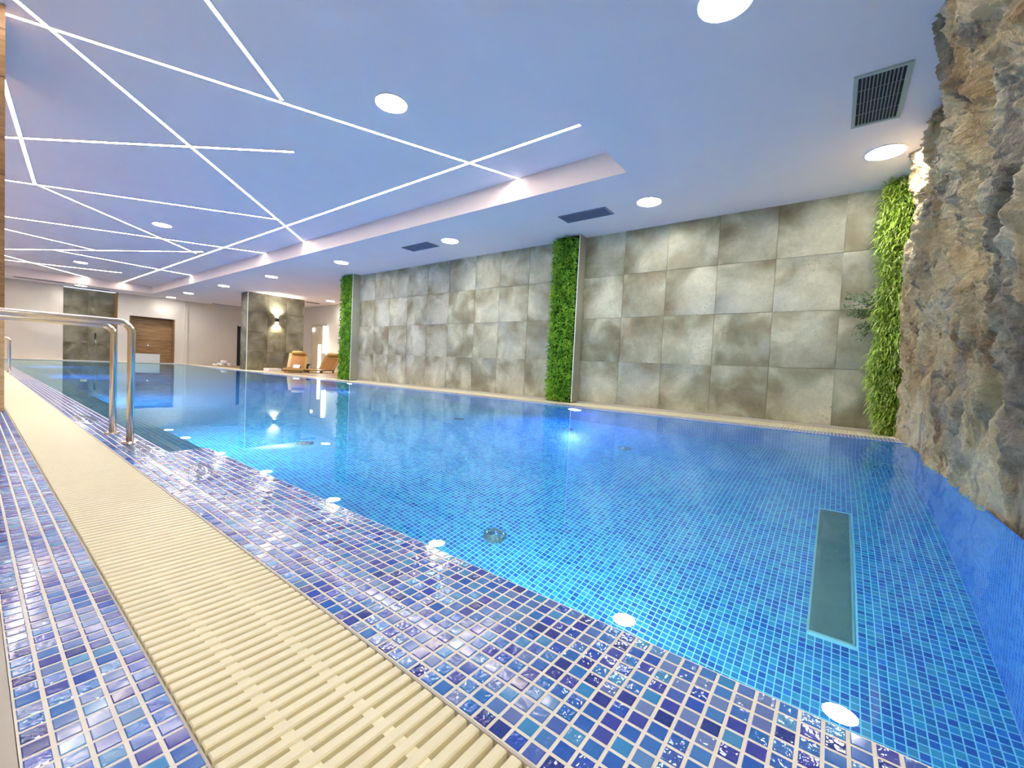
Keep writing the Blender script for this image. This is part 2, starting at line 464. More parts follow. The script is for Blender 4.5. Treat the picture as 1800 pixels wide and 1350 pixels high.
# far long rim: mosaic strip and cream gutter
rim = empty('far_pool_rim', kind='structure')
MB().box((XF+.001, Y0, -.503), (5.42, Y1, FLOOR+.001)).build('mosaic_strip', mosaic('mosaic_rim', pal_deck, lin(240,235,220), PT, (XF, Y0, 0), rough=.15), rim)
MB().box((5.42, Y0, -1), (5.95, Y1, -.535)).build('rim_channel', M['channel'], rim)
MB().box((XN-.3, Y1, -1), (5.95, 21.5, FLOOR+.02)).build('end_coping', M['whiteblock'], rim)
MB().box((5.95, 8.9, -1), (9.2, 21.5, FLOOR)).build('lounge_floor', M['wood2'], rim)

# water
wb = MB()
wb.quad((XE, Y0, ZW), (XF, Y0, ZW), (XF, YN, ZW), (XE, YN, ZW))
wb.quad((XN, YN, ZW), (XF, YN, ZW), (XF, Y1, ZW), (XN, Y1, ZW))
wat = wb.build('pool_water', M['water'], None, fix=False)
tag(wat, 'still clear blue pool water mirroring the ceiling lights', 'water', kind='stuff')

# ------------------------------------------------------------------ ceiling
ZS, ZC = 2.11, 2.38
RX0, RX1, RY0, RY1 = -.9, 4.22, 1.86, 20.35
c = MB()
def plate(x0, y0, x1, y1, z): c.quad((x0,y0,z),(x0,y1,z),(x1,y1,z),(x1,y0,z))
CX0, CX1, CY0, CY1 = -1.6, 9.3, -2.6, 21.6
for a in ((CX0, CY0, CX1, RY0), (CX0, RY1, CX1, CY1), (CX0, RY0, RX0, RY1), (RX1, RY0, CX1, RY1)):
    c.box((a[0], a[1], ZS), (a[2], a[3], ZS+.02))
c.box((RX0, RY0, ZC), (RX1, RY1, ZC+.02))
ceil = c.build('ceiling', M['ceiling'], None); ceil['kind'] = 'structure'
c = MB()
c.box((RX1-.002, RY0, ZS+.001), (RX1+.01, RY1, ZC)); c.box((RX0-.01, RY0, ZS+.001), (RX0+.002, RY1, ZC))
c.box((RX0, RY0-.01, ZS+.004), (RX1, RY0+.002, ZC)); c.box((RX0, RY1-.002, ZS+.001), (RX1, RY1+.01, ZC))
# keep the paint just proud of the slab edge
c.build('cove_face', M['cove_face'], ceil)

# ------------------------------------------------------------------ walls
def wall(name, a, bb, mat): 
    o = MB().box(a, bb).build(name, mat); o['kind'] = 'structure'; return o
wall('wall_left', (-1.7, -2.6, -1), (-1.6, 21.6, 2.4), M['wall'])
wall('wall_near', (-1.7, -2.7, -1), (9.3, -2.6, 2.4), M['wall'])
# far wall with the shower niche and the door niche
YW = 21.5
fw = MB()
for a in [(-1.6, 2.06, -.6, 2.11), (3.47, 3.80, -.6, 2.11), (3.80, 5.20, 1.30, 2.11), (5.20, 9.3, -.6, 2.11)]:
    fw.box((a[0], YW, a[2]), (a[1], YW+.12, a[3]))
fwo = fw.build('wall_far', M['wall']); fwo['kind'] = 'structure'
MB().box((5.50, YW-.05, -.5), (5.62, YW, ZS)).build('pilaster', M['wall'], fwo)
MB().box((3.445, YW+.004, -.5), (3.475, YW+.5, ZS-.002)).build('niche_reveal', M['wood'], fwo)
MB().box((2.03, YW+.12, -.5), (2.06, YW+.5, ZS)).build('niche_side', M['wall'], fwo)
MB().box((3.80, YW+.12, 1.30), (5.20, YW+.6, 1.34)).build('niche_lintel', M['dark'], fwo)
# lounge wall beyond the stone wall
wall('wall_right', (8.66, 9.0, -.6), (8.76, 21.5, ZS), M['wall'])
wall('wall_lounge', (5.96, 8.9, -.6), (9.2, 9.0, ZS), M['wall'])

def panels(name, parent, kind, plane, at, us, zs, sign, thick=.012, gap=.002, mat='stone'):
    """stone panels on a wall; plane 'x' = wall facing -x at x=at, 'y' = wall facing -y at y=at"""
    cache = {}
    for i in range(len(us)-1):
        for j in range(len(zs)-1):
            wdt, hgt = us[i+1]-us[i]-gap, zs[j+1]-zs[j]-gap
            key = (round(wdt, 3), round(hgt, 3), random.randint(0, 3))
            if key not in cache:
                m = MB(); e = .0025
                n = 12
                if plane == 'x': m.box((-thick+e, -wdt/2, -hgt/2), (0, wdt/2, hgt/2)); m.box((-thick, -wdt/2+e, -hgt/2+e), (-thick+e, wdt/2-e, hgt/2-e))
                else: m.box((-wdt/2, -thick+e, -hgt/2), (wdt/2, 0, hgt/2)); m.box((-wdt/2+e, -thick, -hgt/2+e), (wdt/2-e, -thick+e, hgt/2-e))
                cache[key] = m.mesh('stone_panel', M[mat])
            u, z = (us[i]+us[i+1])/2, (zs[j]+zs[j+1])/2
            d = random.uniform(-.0012, .0012)
            put(cache[key], 'stone_panel', parent, (at+d, u, z) if plane == 'x' else (u, at+d, z))

sw = empty('wall_stone', kind='structure')
MB().box((5.95, -.8, -.8), (6.1, 9.93, ZS)).build('wall_core', M['joint'], sw)
ZROW = [-.47, .168, .83, 1.465, 2.108]
panels('s', sw, '', 'x', 5.95, [-.62, 0, .642, 1.288, 1.94, 2.565, 3.23], ZROW, 1)
panels('s', sw, '', 'x', 5.95, [3.67, 4.29, 4.94, 5.55, 6.26, 6.91, 7.56, 8.21, 8.79, 9.42], ZROW, 1)
MB().box((5.90, -.6, -.5), (5.95, 9.75, -.47)).build('trim_3', M['kerb'], None)['kind'] = 'structure'
MB().box((5.943, -.6, 2.102), (5.95-.014, 9.75, 2.11)).build('trim_4', M['trim'], None)['kind'] = 'structure'

# stone pillar between pool and lounge
pl = empty('stone_pillar', kind='structure')
MB().box((5.70, 15.57, -.6), (7.56, 16.1, ZS)).build('pillar_core', M['joint'], pl)
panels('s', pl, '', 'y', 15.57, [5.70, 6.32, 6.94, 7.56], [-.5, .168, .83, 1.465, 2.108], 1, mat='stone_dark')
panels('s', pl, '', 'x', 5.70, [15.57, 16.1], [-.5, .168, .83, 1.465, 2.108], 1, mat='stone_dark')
MB().box((5.68, 15.55, -.5), (5.70, 15.57, 2.108)).build('corner_trim', M['trim'], pl)

# stone back of the shower niche
sn = empty('shower_niche', kind='structure')
MB().box((2.03, YW+.51, -.5), (3.50, YW+.55, ZS)).build('niche_core', M['joint'], sn)
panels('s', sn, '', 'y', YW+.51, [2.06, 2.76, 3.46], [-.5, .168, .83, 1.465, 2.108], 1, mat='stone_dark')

# wood-clad pillar at the left edge
wp = empty('wood_pillar', kind='structure')
MB().box((-.45, 4.80, -.5), (.160, 6.4, ZC)).build('pillar_core', M['wood2'], wp)
zz = [-.5, -.16, .18, .52, .86, 1.20, 1.54, 1.88, 2.21, 2.375]
one = {}
for i in range(len(zz)-1):
    m = MB().box((.160, 4.79, zz[i]+.002), (.168, 6.41, zz[i+1]-.002)).mesh('plank', M['wood'] if zz[i] > .1 else M['wood2'])  # lower planks paler: the light falling there is put into the wood colour
    put(m, 'plank', wp)
    m = MB().box((-.45, 4.785, zz[i]+.002), (.168, 4.80, zz[i+1]-.002)).mesh('plank', M['wood'] if zz[i] > .1 else M['wood2'])  # same paler lower planks, lit look carried by colour
    put(m, 'plank', wp)

# door niche
dn = empty('door_1', (4.5, YW+.30, -.5), kind='structure')
zz = [0, .3, .6, .9, 1.2, 1.5, 1.8]
MB().box((-.72, .03, 0), (.72, .05, 1.8)).build('backing_board', M['dark'], dn)
for i in range(6):
    MB().box((-.72, 0, zz[i]+.003), (.72, .04, zz[i+1]-.003)).build('plank', M['wood'], dn)
MB().lathe([(0, -.05), (.028, -.045), (.03, -.02), (.012, -.015), (.012, 0)], (-.1, 0, .70), 16, 'y').build('door_knob', M['chrome'], dn)
MB().box((3.79, YW+.004, -.5), (3.825, YW+.34, 1.298)).build('door_reveal', M['wood'], fwo)
MB().box((5.165, YW+.004, -.5), (5.21, YW+.34, 1.298)).build('door_reveal', M['wood'], fwo)
d2 = empty('door_2', (7.62, YW-.03, -.5), kind='structure')
MB().box((-.13, 0, 0), (.13, .03, 1.78)).build('door_leaf', M['dark'], d2)
MB().box((-.16, -.005, 0), (-.13, .03, 1.81)).build('door_frame', M['black'], d2)
d3 = empty('door_3', (8.655, 16.55, -.5), kind='structure')
MB().box((-.03, -.5, 0), (0, .46, 1.80)).build('door_leaf', M['beige_door'], d3)
fr = MB(); fr.box((-.045, .46, 0), (0, .50, 1.84)); fr.box((-.045, -.54, 0), (0, -.5, 1.84)); fr.box((-.045, -.54, 1.80), (0, .5, 1.84))
fr.build('door_frame', M['ventframe'], d3)
MB().box((-.07, .30, 1.60), (-.03, .39, 1.72)).build('door_sign', M['bar'], d3)

# ------------------------------------------------------------------ rock wall
def rock():
    nx, nz = 420, 230
    x0, x1, z0, z1 = .78, 5.95, -.56, 2.14
    vs_, fs = [], []
    def disp(x, z):
        # domain warp, then slanting ribs, broken plates and pits
        wx = .22*mn.noise(Vector((x*1.3, 2.2, z*1.3))); wz = .22*mn.noise(Vector((x*1.3, 8.2, z*1.3)))
        X, Z = x + wx, z + wz
        big = mn.fractal(Vector((X*1.2 + Z*.45, 1.7, Z*.8 - X*.3)), 1.0, 2.1, 2)
        groove = mn.noise(Vector((X*2.4 + Z*1.1, 5.5, Z*.5)))
        groove = -max(0, .16 - abs(groove))*1.0                      # long slanting clefts
        c1, p1 = mn.voronoi(Vector((X*1.9 + Z*.7, 4.2, Z*1.5 - X*.3)))
        ledge = mn.noise(p1[0]*5.3)*.5
        tilt = (Vector((X*1.9 + Z*.7, 4.2, Z*1.5 - X*.3)) - p1[0])
        edge = min(1, (c1[1]-c1[0])*4)
        c2, p2 = mn.voronoi(Vector((X*5.0 + Z*1.2, 9.2, Z*4.4 - X*.9)))
        led2 = mn.noise(p2[0]*7.1)*min(1, (c2[1]-c2[0])*5)
        crag = mn.ridged_multi_fractal(Vector((X*3.6, 3.1, Z*3.2)), .75, 2.2, 6, 1.0, 2.0)
        fine = mn.fractal(Vector((x*12, 3, z*12)), .6, 2.1, 5)
        return .11*big + .50*groove + .13*ledge*edge + .07*tilt.z*edge + .07*led2 + .050*(crag-1) + .028*fine + .03
    for j in range(nz+1):
        for i in range(nx+1):
            x = x0 + (x1-x0)*i/nx; z = z0 + (z1-z0)*j/nz
            d = disp(x, z)
            up = max(0, min(1, (z+.2)/2.2))
            lean = .17*up*up*max(0, min(1, (5.0-x)/1.6))
            y = -.57 + d*(.55 + .45*min(1, up*2.2)) + lean
            lim = -.497 + .10*up + lean
            if y > lim: y = lim + (y-lim)*.35
            if z < -.2: y = max(y, -.575)
            vs_.append((x, y, z + .02*mn.noise(Vector((x*4, 9, z*4)))))
    for j in range(nz):
        for i in range(nx):
            a = j*(nx+1)+i
            fs.append((a, a+nx+1, a+nx+2, a+1))
    # thickness: a back sheet and sides
    n = len(vs_)
    for (x, z) in ((x0, z0), (x1, z0), (x1, z1), (x0, z1)): vs_.append((x, -1.0, z))
    bot = [i for i in range(nx+1)]; top = [nz*(nx+1)+i for i in range(nx, -1, -1)]
    lef = [j*(nx+1) for j in range(nz, -1, -1)]; rig = [j*(nx+1)+nx for j in range(nz+1)]
    fs += [tuple(bot + [n+1, n]), tuple(rig + [n+2, n+1]), tuple(top + [n+3, n+2]), tuple(lef + [n, n+3]), (n, n+1, n+2, n+3)]
    m = MB(); m.v = vs_; m.f = fs
    o = m.build('rock_wall', M['rock'], None, smooth=False, fix=False)
    return tag(o, 'rough tan and grey rock face rising straight out of the pool', 'rock wall')
rock()
wall('wall_rock_core', (.78, -2.6, -.9), (6.1, -.86, ZS), M['wall'])

# ------------------------------------------------------------------ gratings
SP = .0243
def slat_mesh(x0, x1, w=.0170, h=.020, e=.0022):
    m = MB()
    prof = [(-w/2, -h), (-w/2, -e), (-w/2+e, 0), (w/2-e, 0), (w/2, -e), (w/2, -h)]
    n = len(prof)
    for x in (x0, x0+e*.8, x1-e*.8, x1):
        sh = e*.7 if x in (x0, x1) else 0
        for (a, bz) in prof: m.v.append((x, a, bz - (sh if bz > -h else 0)))
    for s in range(3):
        for i in range(n):
            j = (i+1) % n
            m.f.append((s*n+i, s*n+j, (s+1)*n+j, (s+1)*n+i))
    m.f.append(tuple(range(n))[::-1]); m.f.append(tuple(3*n+i for i in range(n)))
    return m
gr = empty('overflow_grating', (0, 0, FLOOR), label='cream slatted overflow grating running along the near pool deck', cat='grating')
sm = slat_mesh(.184, .4325).mesh('slat', M['grate'])
k0, k1 = int(-.1/SP), int(Y1/SP)
ysl = [.318 + k*SP for k in range(-16, k1)]
ys_vis = sorted([y for y in ysl], key=lambda y: (0 if inframe(.43, y, FLOOR) or inframe(.3, y, FLOOR) else 100) + y)
def bumpz(y): return 0.0
for y in ys_vis[:300]: put(sm, 'slat', gr, (0, y, bumpz(y)))
rest = MB()
base = slat_mesh(.184, .4325)
for y in ys_vis[300:]:
    n = len(rest.v)
    rest.v += [(a, b_+y, c_) for a, b_, c_ in base.v]; rest.f += [tuple(n+i for i in f) for f in base.f]
tag(rest.build('slat_field', M['grate'], gr), kind='stuff')
for x in (.262, .352):
    MB().box((x-.0085, -.1, -.019), (x+.0085, Y1, -.0035)).build('connecting_rod', M['grate'], gr)

fg = empty('overflow_grating', (0, 0, FLOOR+.002), label='pale overflow grating along the foot of the stone wall', cat='grating')
base = slat_mesh(5.43, 5.90)
sm2 = base.mesh('slat', M['grate'])
ysl = [Y0+.02 + k*SP for k in range(int((Y1-Y0)/SP))]
for y in ysl[:300]: put(sm2, 'slat', fg, (0, y, 0))
rest = MB()
for y in ysl[300:]:
    n = len(rest.v)
    rest.v += [(a, b_+y, c_) for a, b_, c_ in base.v]; rest.f += [tuple(n+i for i in f) for f in base.f]
tag(rest.build('slat_field', M['grate'], fg), kind='stuff')
for x in (5.5, 5.66, 5.82): MB().box((x-.02, Y0, -.019), (x+.02, Y1, -.002)).build('connecting_rod', M['grate'], fg)

# ------------------------------------------------------------------ lights
def downlight(x, y, z, label, r=.150):
    t = empty('ceiling_downlight', (x, y, z), label=label, cat='ceiling light', group='round ceiling downlights')
    MB().lathe([(r, 0), (r, -.010), (r-.006, -.012), (r-.012, -.010), (r-.012, 0)], seg=40).build('trim_ring', M['white'], t, smooth=False)
    MB().lathe([(0, -.0095), (r-.012, -.0095)], seg=40).build('diffuser', M['down'], t)
    return t
for args in [
    (2.58, .61, ZS, 'big round ceiling light cut by the top edge, nearest the camera'),
    (5.04, -.24, ZS, 'round ceiling light in the corner between rock wall and stone wall'),
    (5.07, 1.92, ZS, 'round ceiling light in front of the right stone wall, beside the near dark vent'),
    (5.00, 5.31, ZS, 'round ceiling light beside the small flush vent over the left stone wall'),
    (4.95, 8.61, ZS, 'round ceiling light just above the farther green plant column'),
    (4.92, 11.96, ZS, 'round ceiling light just above the stone pillar'),
    (4.86, 15.15, ZS, 'round ceiling light at the left of the one above the stone pillar'),
    (4.83, 18.44, ZS, 'small round ceiling light, last but one along the pool edge soffit'),
    (4.87, 20.7, ZS, 'small round ceiling light at the far end of the soffit above the wooden door'),
    (2.40, 20.75, ZS, 'small round ceiling light above the shower niche'),
    (8.04, 14.64, ZS, 'round ceiling light over the lounge beside the farther green column'),
    (2.38, 3.38, ZC, 'round light in the ceiling recess between the two nearest light lines'),
    (2.25, 10.23, ZC, 'round light in the middle of the ceiling recess among the light lines'),
    (1.96, 17.0, ZC, 'round light at the far end of the ceiling recess')]:
    downlight(*args)
for args in [  # unseen ceiling lights added to brighten the near end
             (.12, -1.3, ZS, 'added unseen round ceiling light behind the camera, brightening the deck'), (-.9, -1.3, ZS, 'added unseen round ceiling light behind the camera, over the wooden floor')]:
    downlight(*args)
LW = .031
led = [((-.8, 5.29), (4.22, 3.29), 'light line ending at the recess edge nearest the camera side of the room'),
       ((-.8, 3.61), (4.22, 8.78), 'light line crossing from the top left corner to the recess edge above the pool'),
       ((-.6, 2.1), (1.78, 4.21), 'short light line at the top centre meeting the long diagonal one'),
       ((3.40, 20.3), (3.605, 2.09), 'longest light line, running lengthwise to the pointed recess corner'),
       ((.20, 6.1), (.612, 9.52), 'steep thick light line beside the wooden pillar'),
       ((-.8, 9.14), (2.304, 5.118), 'nearly level light line ending freely in mid recess'),
       ((-.8, 10.5), (3.28, 7.81), 'light line joining the diagonal line just before the recess edge'),
       ((.612, 9.52), (3.35, 12.28), 'light line running on from the foot of the steep thick line'),
       ((-.8, 13.12), (4.22, 10.6), 'light line passing under the middle downlight to the recess edge'),
       ((-.8, 13.3), (1.96, 14.48), 'light line at far left ending on the level line below it'),
       ((-.8, 19.2), (3.38, 11.93), 'level light line low at the left, joining the longest line'),
       ((1.28, 15.54), (4.22, 15.88), 'thin light line branching off the level line to the recess edge'),
       ((-.3, 16.8), (2.50, 20.33), 'light line ending above the shower niche'),
       ((-.8, 19.6), (2.94, 17.8), 'farthest thin light line ending freely before the shower niche')]
for k, ((x0, y0), (x1, y1), lb) in enumerate(led):
    a = Vector((x0, y0, 0)); bb = Vector((x1, y1, 0)); d = bb-a; L = d.length
    t = empty('light_line', (x0, y0, ZC - .0005*k - .001), math.atan2(d.y, d.x), label=lb, cat='light strip', group='light lines in the ceiling recess')
    MB().box((0, -LW/2, -.0045), (L, LW/2, -.0032)).build('diffuser', M['led'], t)
    pf = MB().box((-.003, -LW/2-.003, -.003), (L+.003, LW/2+.003, .001))
    pf.box((-.003, -LW/2-.003, -.0048), (L+.003, -LW/2, -.003)); pf.box((-.003, LW/2, -.0048), (L+.003, LW/2+.003, -.003))
    pf.build('profile', M['white'], t)

# ------------------------------------------------------------------ ceiling vents
def vent(name, x0, y0, x1, y1, z, label, group=None, along='y', step=.03, fr=.03, frame=None, slat=None, cross=True):
    cx, cy_ = (x0+x1)/2, (y0+y1)/2; hx, hy = (x1-x0)/2, (y1-y0)/2
    t = empty('ceiling_vent', (cx, cy_, z), label=label, cat='vent', group=group)
    f = MB()
    f.box((-hx, -hy, -.012), (hx, -hy+fr, 0)); f.box((-hx, hy-fr, -.012), (hx, hy, 0))
    f.box((-hx, -hy+fr, -.012), (-hx+fr, hy-fr, 0)); f.box((hx-fr, -hy+fr, -.012), (hx, hy-fr, 0))
    f.build('frame', frame or M['ventframe'], t)
    MB().box((-hx+fr, -hy+fr, -.002), (hx-fr, hy-fr, -.0005)).build('backing', M['dark'], t)
    # slats run along the long side
    if along == 'x':
        n = int((2*hy-2*fr)/step); st = (2*hy-2*fr)/n
        m = MB().box((-hx+fr, -.004, -.012), (hx-fr, .004, -.003)).mesh('slat', slat or M['ventgrey'])
        for i in range(n-1): put(m, 'slat', t, (0, -hy+fr+(i+1)*st, 0))
        if cross:
            m = MB().box((-.002, -hy+fr, -.0095), (.002, hy-fr, -.0035)).mesh('cross_bar', slat or M['ventgrey'])
            q = 4
            for i in range(q-1): put(m, 'cross_bar', t, (-hx+fr+(i+1)*(2*hx-2*fr)/q, 0, 0))
    else:
        n = int((2*hx-2*fr)/step); st = (2*hx-2*fr)/n
        m = MB().box((-.004, -hy+fr, -.012), (.004, hy-fr, -.003)).mesh('slat', slat or M['ventgrey'])
        for i in range(n-1): put(m, 'slat', t, (-hx+fr+(i+1)*st, 0, 0))
        if cross:
            m = MB().box((-hx+fr, -.002, -.0095), (hx-fr, .002, -.0035)).mesh('cross_bar', slat or M['ventgrey'])
            q = max(2, int((2*hy-2*fr)/.07))
            for i in range(q-1): put(m, 'cross_bar', t, (0, -hy+fr+(i+1)*(2*hy-2*fr)/q, 0))
vent('v', 3.71, -.28, 4.43, .02, ZS, 'large ceiling vent grille with pale frame, next to the rock wall', along='x', step=.0205, fr=.026)
vb = plain('vent_blue_grey', lin(120,132,160), .5)
vent('v', 4.945, 2.44, 5.22, 3.14, ZS, 'flat ceiling vent just above the nearer green plant column', 'flush ceiling vents', along='y', step=.022, fr=.02, frame=vb, slat=vb)
vent('v', 4.85, 5.72, 5.13, 6.42, ZS, 'small flat ceiling vent left of the light over the stone wall', 'flush ceiling vents', along='y', step=.022, fr=.02, frame=vb, slat=vb)
for (x0, y0, x1, y1, lb) in [(.9, 20.55, 2.0, 20.66, 'narrow dark slot vent in the soffit over the left end wall'),
                             (2.3, 21.2, 3.2, 21.32, 'narrow slot vent in front of the shower niche ceiling'),
                             (6.35, 21.0, 7.5, 21.12, 'narrow slot vent above the plain wall left of the stone pillar'),
                             (7.75, 15.75, 8.25, 15.95, 'small dark vent between stone pillar and lounge light')]:
    vent('v', x0, y0, x1, y1, ZS, lb, 'slot vents at the far end', along='y' if y1-y0 > x1-x0 else 'x', step=.03, fr=.012, frame=M['ventgrey'], slat=M['ventgrey'], cross=False)

# ------------------------------------------------------------------ planting
def leaf(m, p, d, up, L, W, fold=.3):
    d = d.normalized(); s = d.cross(up)
    if s.length < 1e-3: s = Vector((1, 0, 0))
    s.normalize(); nrm = s.cross(d)
    mid = p + d*L*.5; n = len(m.v)
    m.v += [tuple(p), tuple(mid + s*W/2 + nrm*W*fold), tuple(p + d*L - nrm*L*.15), tuple(mid - s*W/2 + nrm*W*fold)]
    m.f += [(n, n+1, n+2), (n, n+2, n+3)]
rr = random.Random(3)
def green_column(y0, y1, lb):
    t = empty('plant_column', (5.95, (y0+y1)/2, FLOOR), label=lb, cat='living wall', group='green plant columns on the stone wall')
    h = (y1-y0)/2
    MB().box((-.18, -h+.03, .02), (-.001, h-.03, 2.6)).build('backing_box', M['soil'], t)
    MB().box((-.215, -h-.012, .02), (-.001, -h, 2.605)).build('side_panel', M['panel_grey'], t)
    MB().box((-.222, -h-.016, .02), (-.212, -h-.002, 2.605)).build('edge_trim', M['trim'], t)
    m = MB()
    for i in range(5200):
        u, v = rr.uniform(-h+.01, h), rr.uniform(.03, 2.58)
        out = rr.uniform(.15, .215)
        side = u < -h+.03
        p = Vector((-out, u, v))
        d = Vector((-rr.uniform(.2, 1), rr.gauss(0, .7), rr.gauss(-.15, .8)))
        if rr.random() < .16: p.y = h; p.x = -rr.uniform(.02, .2); d = Vector((rr.gauss(-.3, .5), rr.uniform(.4, 1), rr.gauss(0, .7)))
        if u < -h+.06: d.y = abs(d.y)
        leaf(m, p, d, Vector((rr.gauss(0,1), rr.gauss(0,1), 1)), rr.uniform(.04, .105), rr.uniform(.012, .024))
    tag(m.build('foliage', M['leaf'], t, fix=False), kind='stuff')
green_column(3.23, 3.67, 'dense green plant column in the middle of the stone wall')
green_column(9.43, 9.93, 'farther green plant column at the left end of the stone wall')

def corner_plants():
    t = empty('plant_column', (5.93, -.40, FLOOR), label='bright grassy plant column in the corner against the rock wall', cat='living wall')
    MB().box((-.16, -.14, .0), (-.0, .02, 2.6)).build('backing_box', M['soil'], t)
    def half(z):  # outer reach along y by height (0..2.6)
        pts = [(0, .02), (.3, .10), (.7, .16), (1.0, .10), (1.25, .14), (1.6, .10), (2.0, .16), (2.3, .15), (2.6, .12)]
        for (a, b_), (c_, d_) in zip(pts, pts[1:]):
            if a <= z <= c_: return b_ + (d_-b_)*(z-a)/(c_-a)
        return .1
    m = MB()
    for i in range(8500):
        z = rr.uniform(0.0, 2.6); e = half(z)
        y = rr.uniform(-.16, e-.04)
        p = Vector((-rr.uniform(.05, .24), y, z))
        d = Vector((-rr.uniform(.2, 1), rr.gauss(.35, .6), rr.gauss(-.1, .6)))
        # drooping two-joint blade
        L = rr.uniform(.07, .17); W = rr.uniform(.006, .013)
        d.normalize(); s = d.cross(Vector((rr.gauss(0,.4), rr.gauss(0,.4), 1))).normalized()
        q = p + d*L*.55; e2 = q + (d*.5 + Vector((0, 0, -.6)))*L*.5
        n = len(m.v)
        m.v += [tuple(p - s*W*.4), tuple(p + s*W*.4), tuple(q + s*W*.5), tuple(q - s*W*.5), tuple(e2)]
        m.f += [(n, n+1, n+2, n+3), (n+3, n+2, n+4)]
    tag(m.build('grass_foliage', M['grass'], t, fix=False), kind='stuff')
    m = MB()
    for k in range(26):      # the darker leafy tuft that sticks out
        a = Vector((-.12, .06, 1.22 + rr.uniform(-.12, .12)))
        b_ = a + Vector((rr.uniform(-.2, -.05), rr.uniform(.10, .30), rr.uniform(-.18, .25)))
        m.tube([a, (a+b_)/2 + Vector((0, 0, .02)), b_], .0022, 5)
        for q in range(14):
            f = rr.uniform(.35, 1)
            p = a.lerp(b_, f)
            leaf(m, p, Vector((rr.gauss(0, 1), rr.gauss(.3, 1), rr.gauss(0, 1))), Vector((rr.gauss(0,1), rr.gauss(0,1), 1)), rr.uniform(.02, .04), rr.uniform(.012, .02))
    tag(m.build('leafy_tuft', M['leafdark'], t, fix=False), kind='stuff')
corner_plants()

# ------------------------------------------------------------------ handrails
def arc_path(pts, r, seg=8):
    out = [Vector(pts[0])]
    for i in range(1, len(pts)-1):
        p = Vector(pts[i]); a = (Vector(pts[i-1])-p).normalized(); b_ = (Vector(pts[i+1])-p).normalized()
        s = p + a*r; e = p + b_*r; c_ = p + a*r + b_*r
        for k in range(seg+1):
            th = k/seg*PI/2
            out.append(c_ - b_*r*math.cos(th)*1.0 - a*r*math.sin(th))
    out.append(Vector(pts[-1])); return out
def handrail(y, xe, z, lb, group, r=.0165, xs=-.42):
    t = empty('handrail', (xe, y, FLOOR), label=lb, cat='handrail', group=group)
    H_ = z - FLOOR
    path = arc_path([(0, 0, 0.0), (0, 0, H_), (xs-xe, 0, H_), (xs-xe, 0, 0.0)], .055)
    MB().tube(path, r, 20).build('rail', M['steel'], t, smooth=True)
    for dx in (0, xs-xe):
        MB().lathe([(.017, .012), (.034, .010), (.038, 0), (.038, 0)], (dx, 0, 0), 24).build('flange', M['steel'], t, smooth=False)
handrail(2.975, .535, .142, 'nearer polished steel handrail arching over the pool gutter', 'near pair of steel handrails')
handrail(3.35, .525, .134, 'second steel handrail just behind the nearer one', 'near pair of steel handrails')
handrail(11.3, .45, .10, 'small distant steel handrail at the left edge by the wooden pillar', 'far pair of steel handrails', .02)

# ------------------------------------------------------------------ water left on the deck
def puddle(x, y, a, b_, rot, lb, seed):
    q = random.Random(seed); m = MB(); n = 40; pts = []
    for k in range(n):
        th = 2*PI*k/n
        rad = 1 + .28*mn.noise(Vector((math.cos(th)*1.6, math.sin(th)*1.6, seed*3.1))) + .12*mn.noise(Vector((math.cos(th)*5, math.sin(th)*5, seed)))
        u, v = a*rad*math.cos(th), b_*rad*math.sin(th)
        pts.append((u*math.cos(rot)-v*math.sin(rot), u*math.sin(rot)+v*math.cos(rot), 0))
    m.v = [(0, 0, .0010)] + [(p[0]*.92, p[1]*.92, .0009) for p in pts] + pts
    for k in range(n):
        k2 = (k+1) % n
        m.f.append((0, 1+k, 1+k2)); m.f.append((1+k, 1+n+k, 1+n+k2, 1+k2))
    o = m.build('puddle', M['puddle'], None, smooth=True, loc=(x, y, FLOOR+.0006))
    tag(o, lb, 'puddle', 'puddles on the tiled deck')
M['puddle'] = m_water('puddle_water', (1, 1, 1, 1), 14, .25)
puddle(.535, 2.72, .07, .20, .1, 'wet splash on the tiles right at the foot of the handrails', 1)
puddle(.60, 2.10, .05, .16, -.25, 'wet splash on the tiles just before the notch in the pool edge', 2)
puddle(.505, 4.1, .05, .28, .0, 'wet splash on the narrow deck beyond the handrails', 3)


# ------------------------------------------------------------------ things in the pool
t = empty('floor_inlet_plate', (2.845, -.053, ZB), label='long dark metal plate set in the pool floor near the rock', cat='plate')
MB().box((-.615, -.073, -.004), (.615, .073, .006)).build('plate', M['plate'], t)
f = MB(); w_ = .009
f.box((-.615-w_, -.073-w_, -.004), (.615+w_, -.073, .004)); f.box((-.615-w_, .073, -.004), (.615+w_, .073+w_, .004))
f.box((-.615-w_, -.073, -.004), (-.615, .073, .004)); f.box((.615, -.073, -.004), (.615+w_, .073, .004))
f.build('plate_frame', painted('plate_frame', lin(150,190,185), .5, .03), t)
for x, y in ((-.59, -.06), (-.59, .06), (.59, -.06), (.59, .06), (0, -.06), (0, .06)):
    MB().lathe([(0, .009), (.005, .008), (.006, .006)], (x, y, 0), 10).build('screw', M['chrome'], t)
def drain(x, y, lb, r=.055):
    t = empty('floor_nozzle', (x, y, ZB), label=lb, cat='nozzle', group='round floor nozzles in the pool')
    MB().lathe([(r*1.15, 0), (r*1.15, .010), (r, .016), (r*.86, .010), (r*.5, .012), (0, .02)], seg=28).build('body', M['drain'], t, smooth=False)
    m = MB().box((-.004, r*.62, .009), (.004, r*.98, .021)).mesh('rib', M['chrome'])
    for k in range(12):
        o = put(m, 'rib', t); o.rotation_euler = (0, 0, k*PI/6)
drain(1.93, 1.555, 'round metal floor nozzle nearest the tiled deck', .06)
drain(1.84, 3.72, 'round metal floor nozzle seen under the stone pillar reflection', .06)
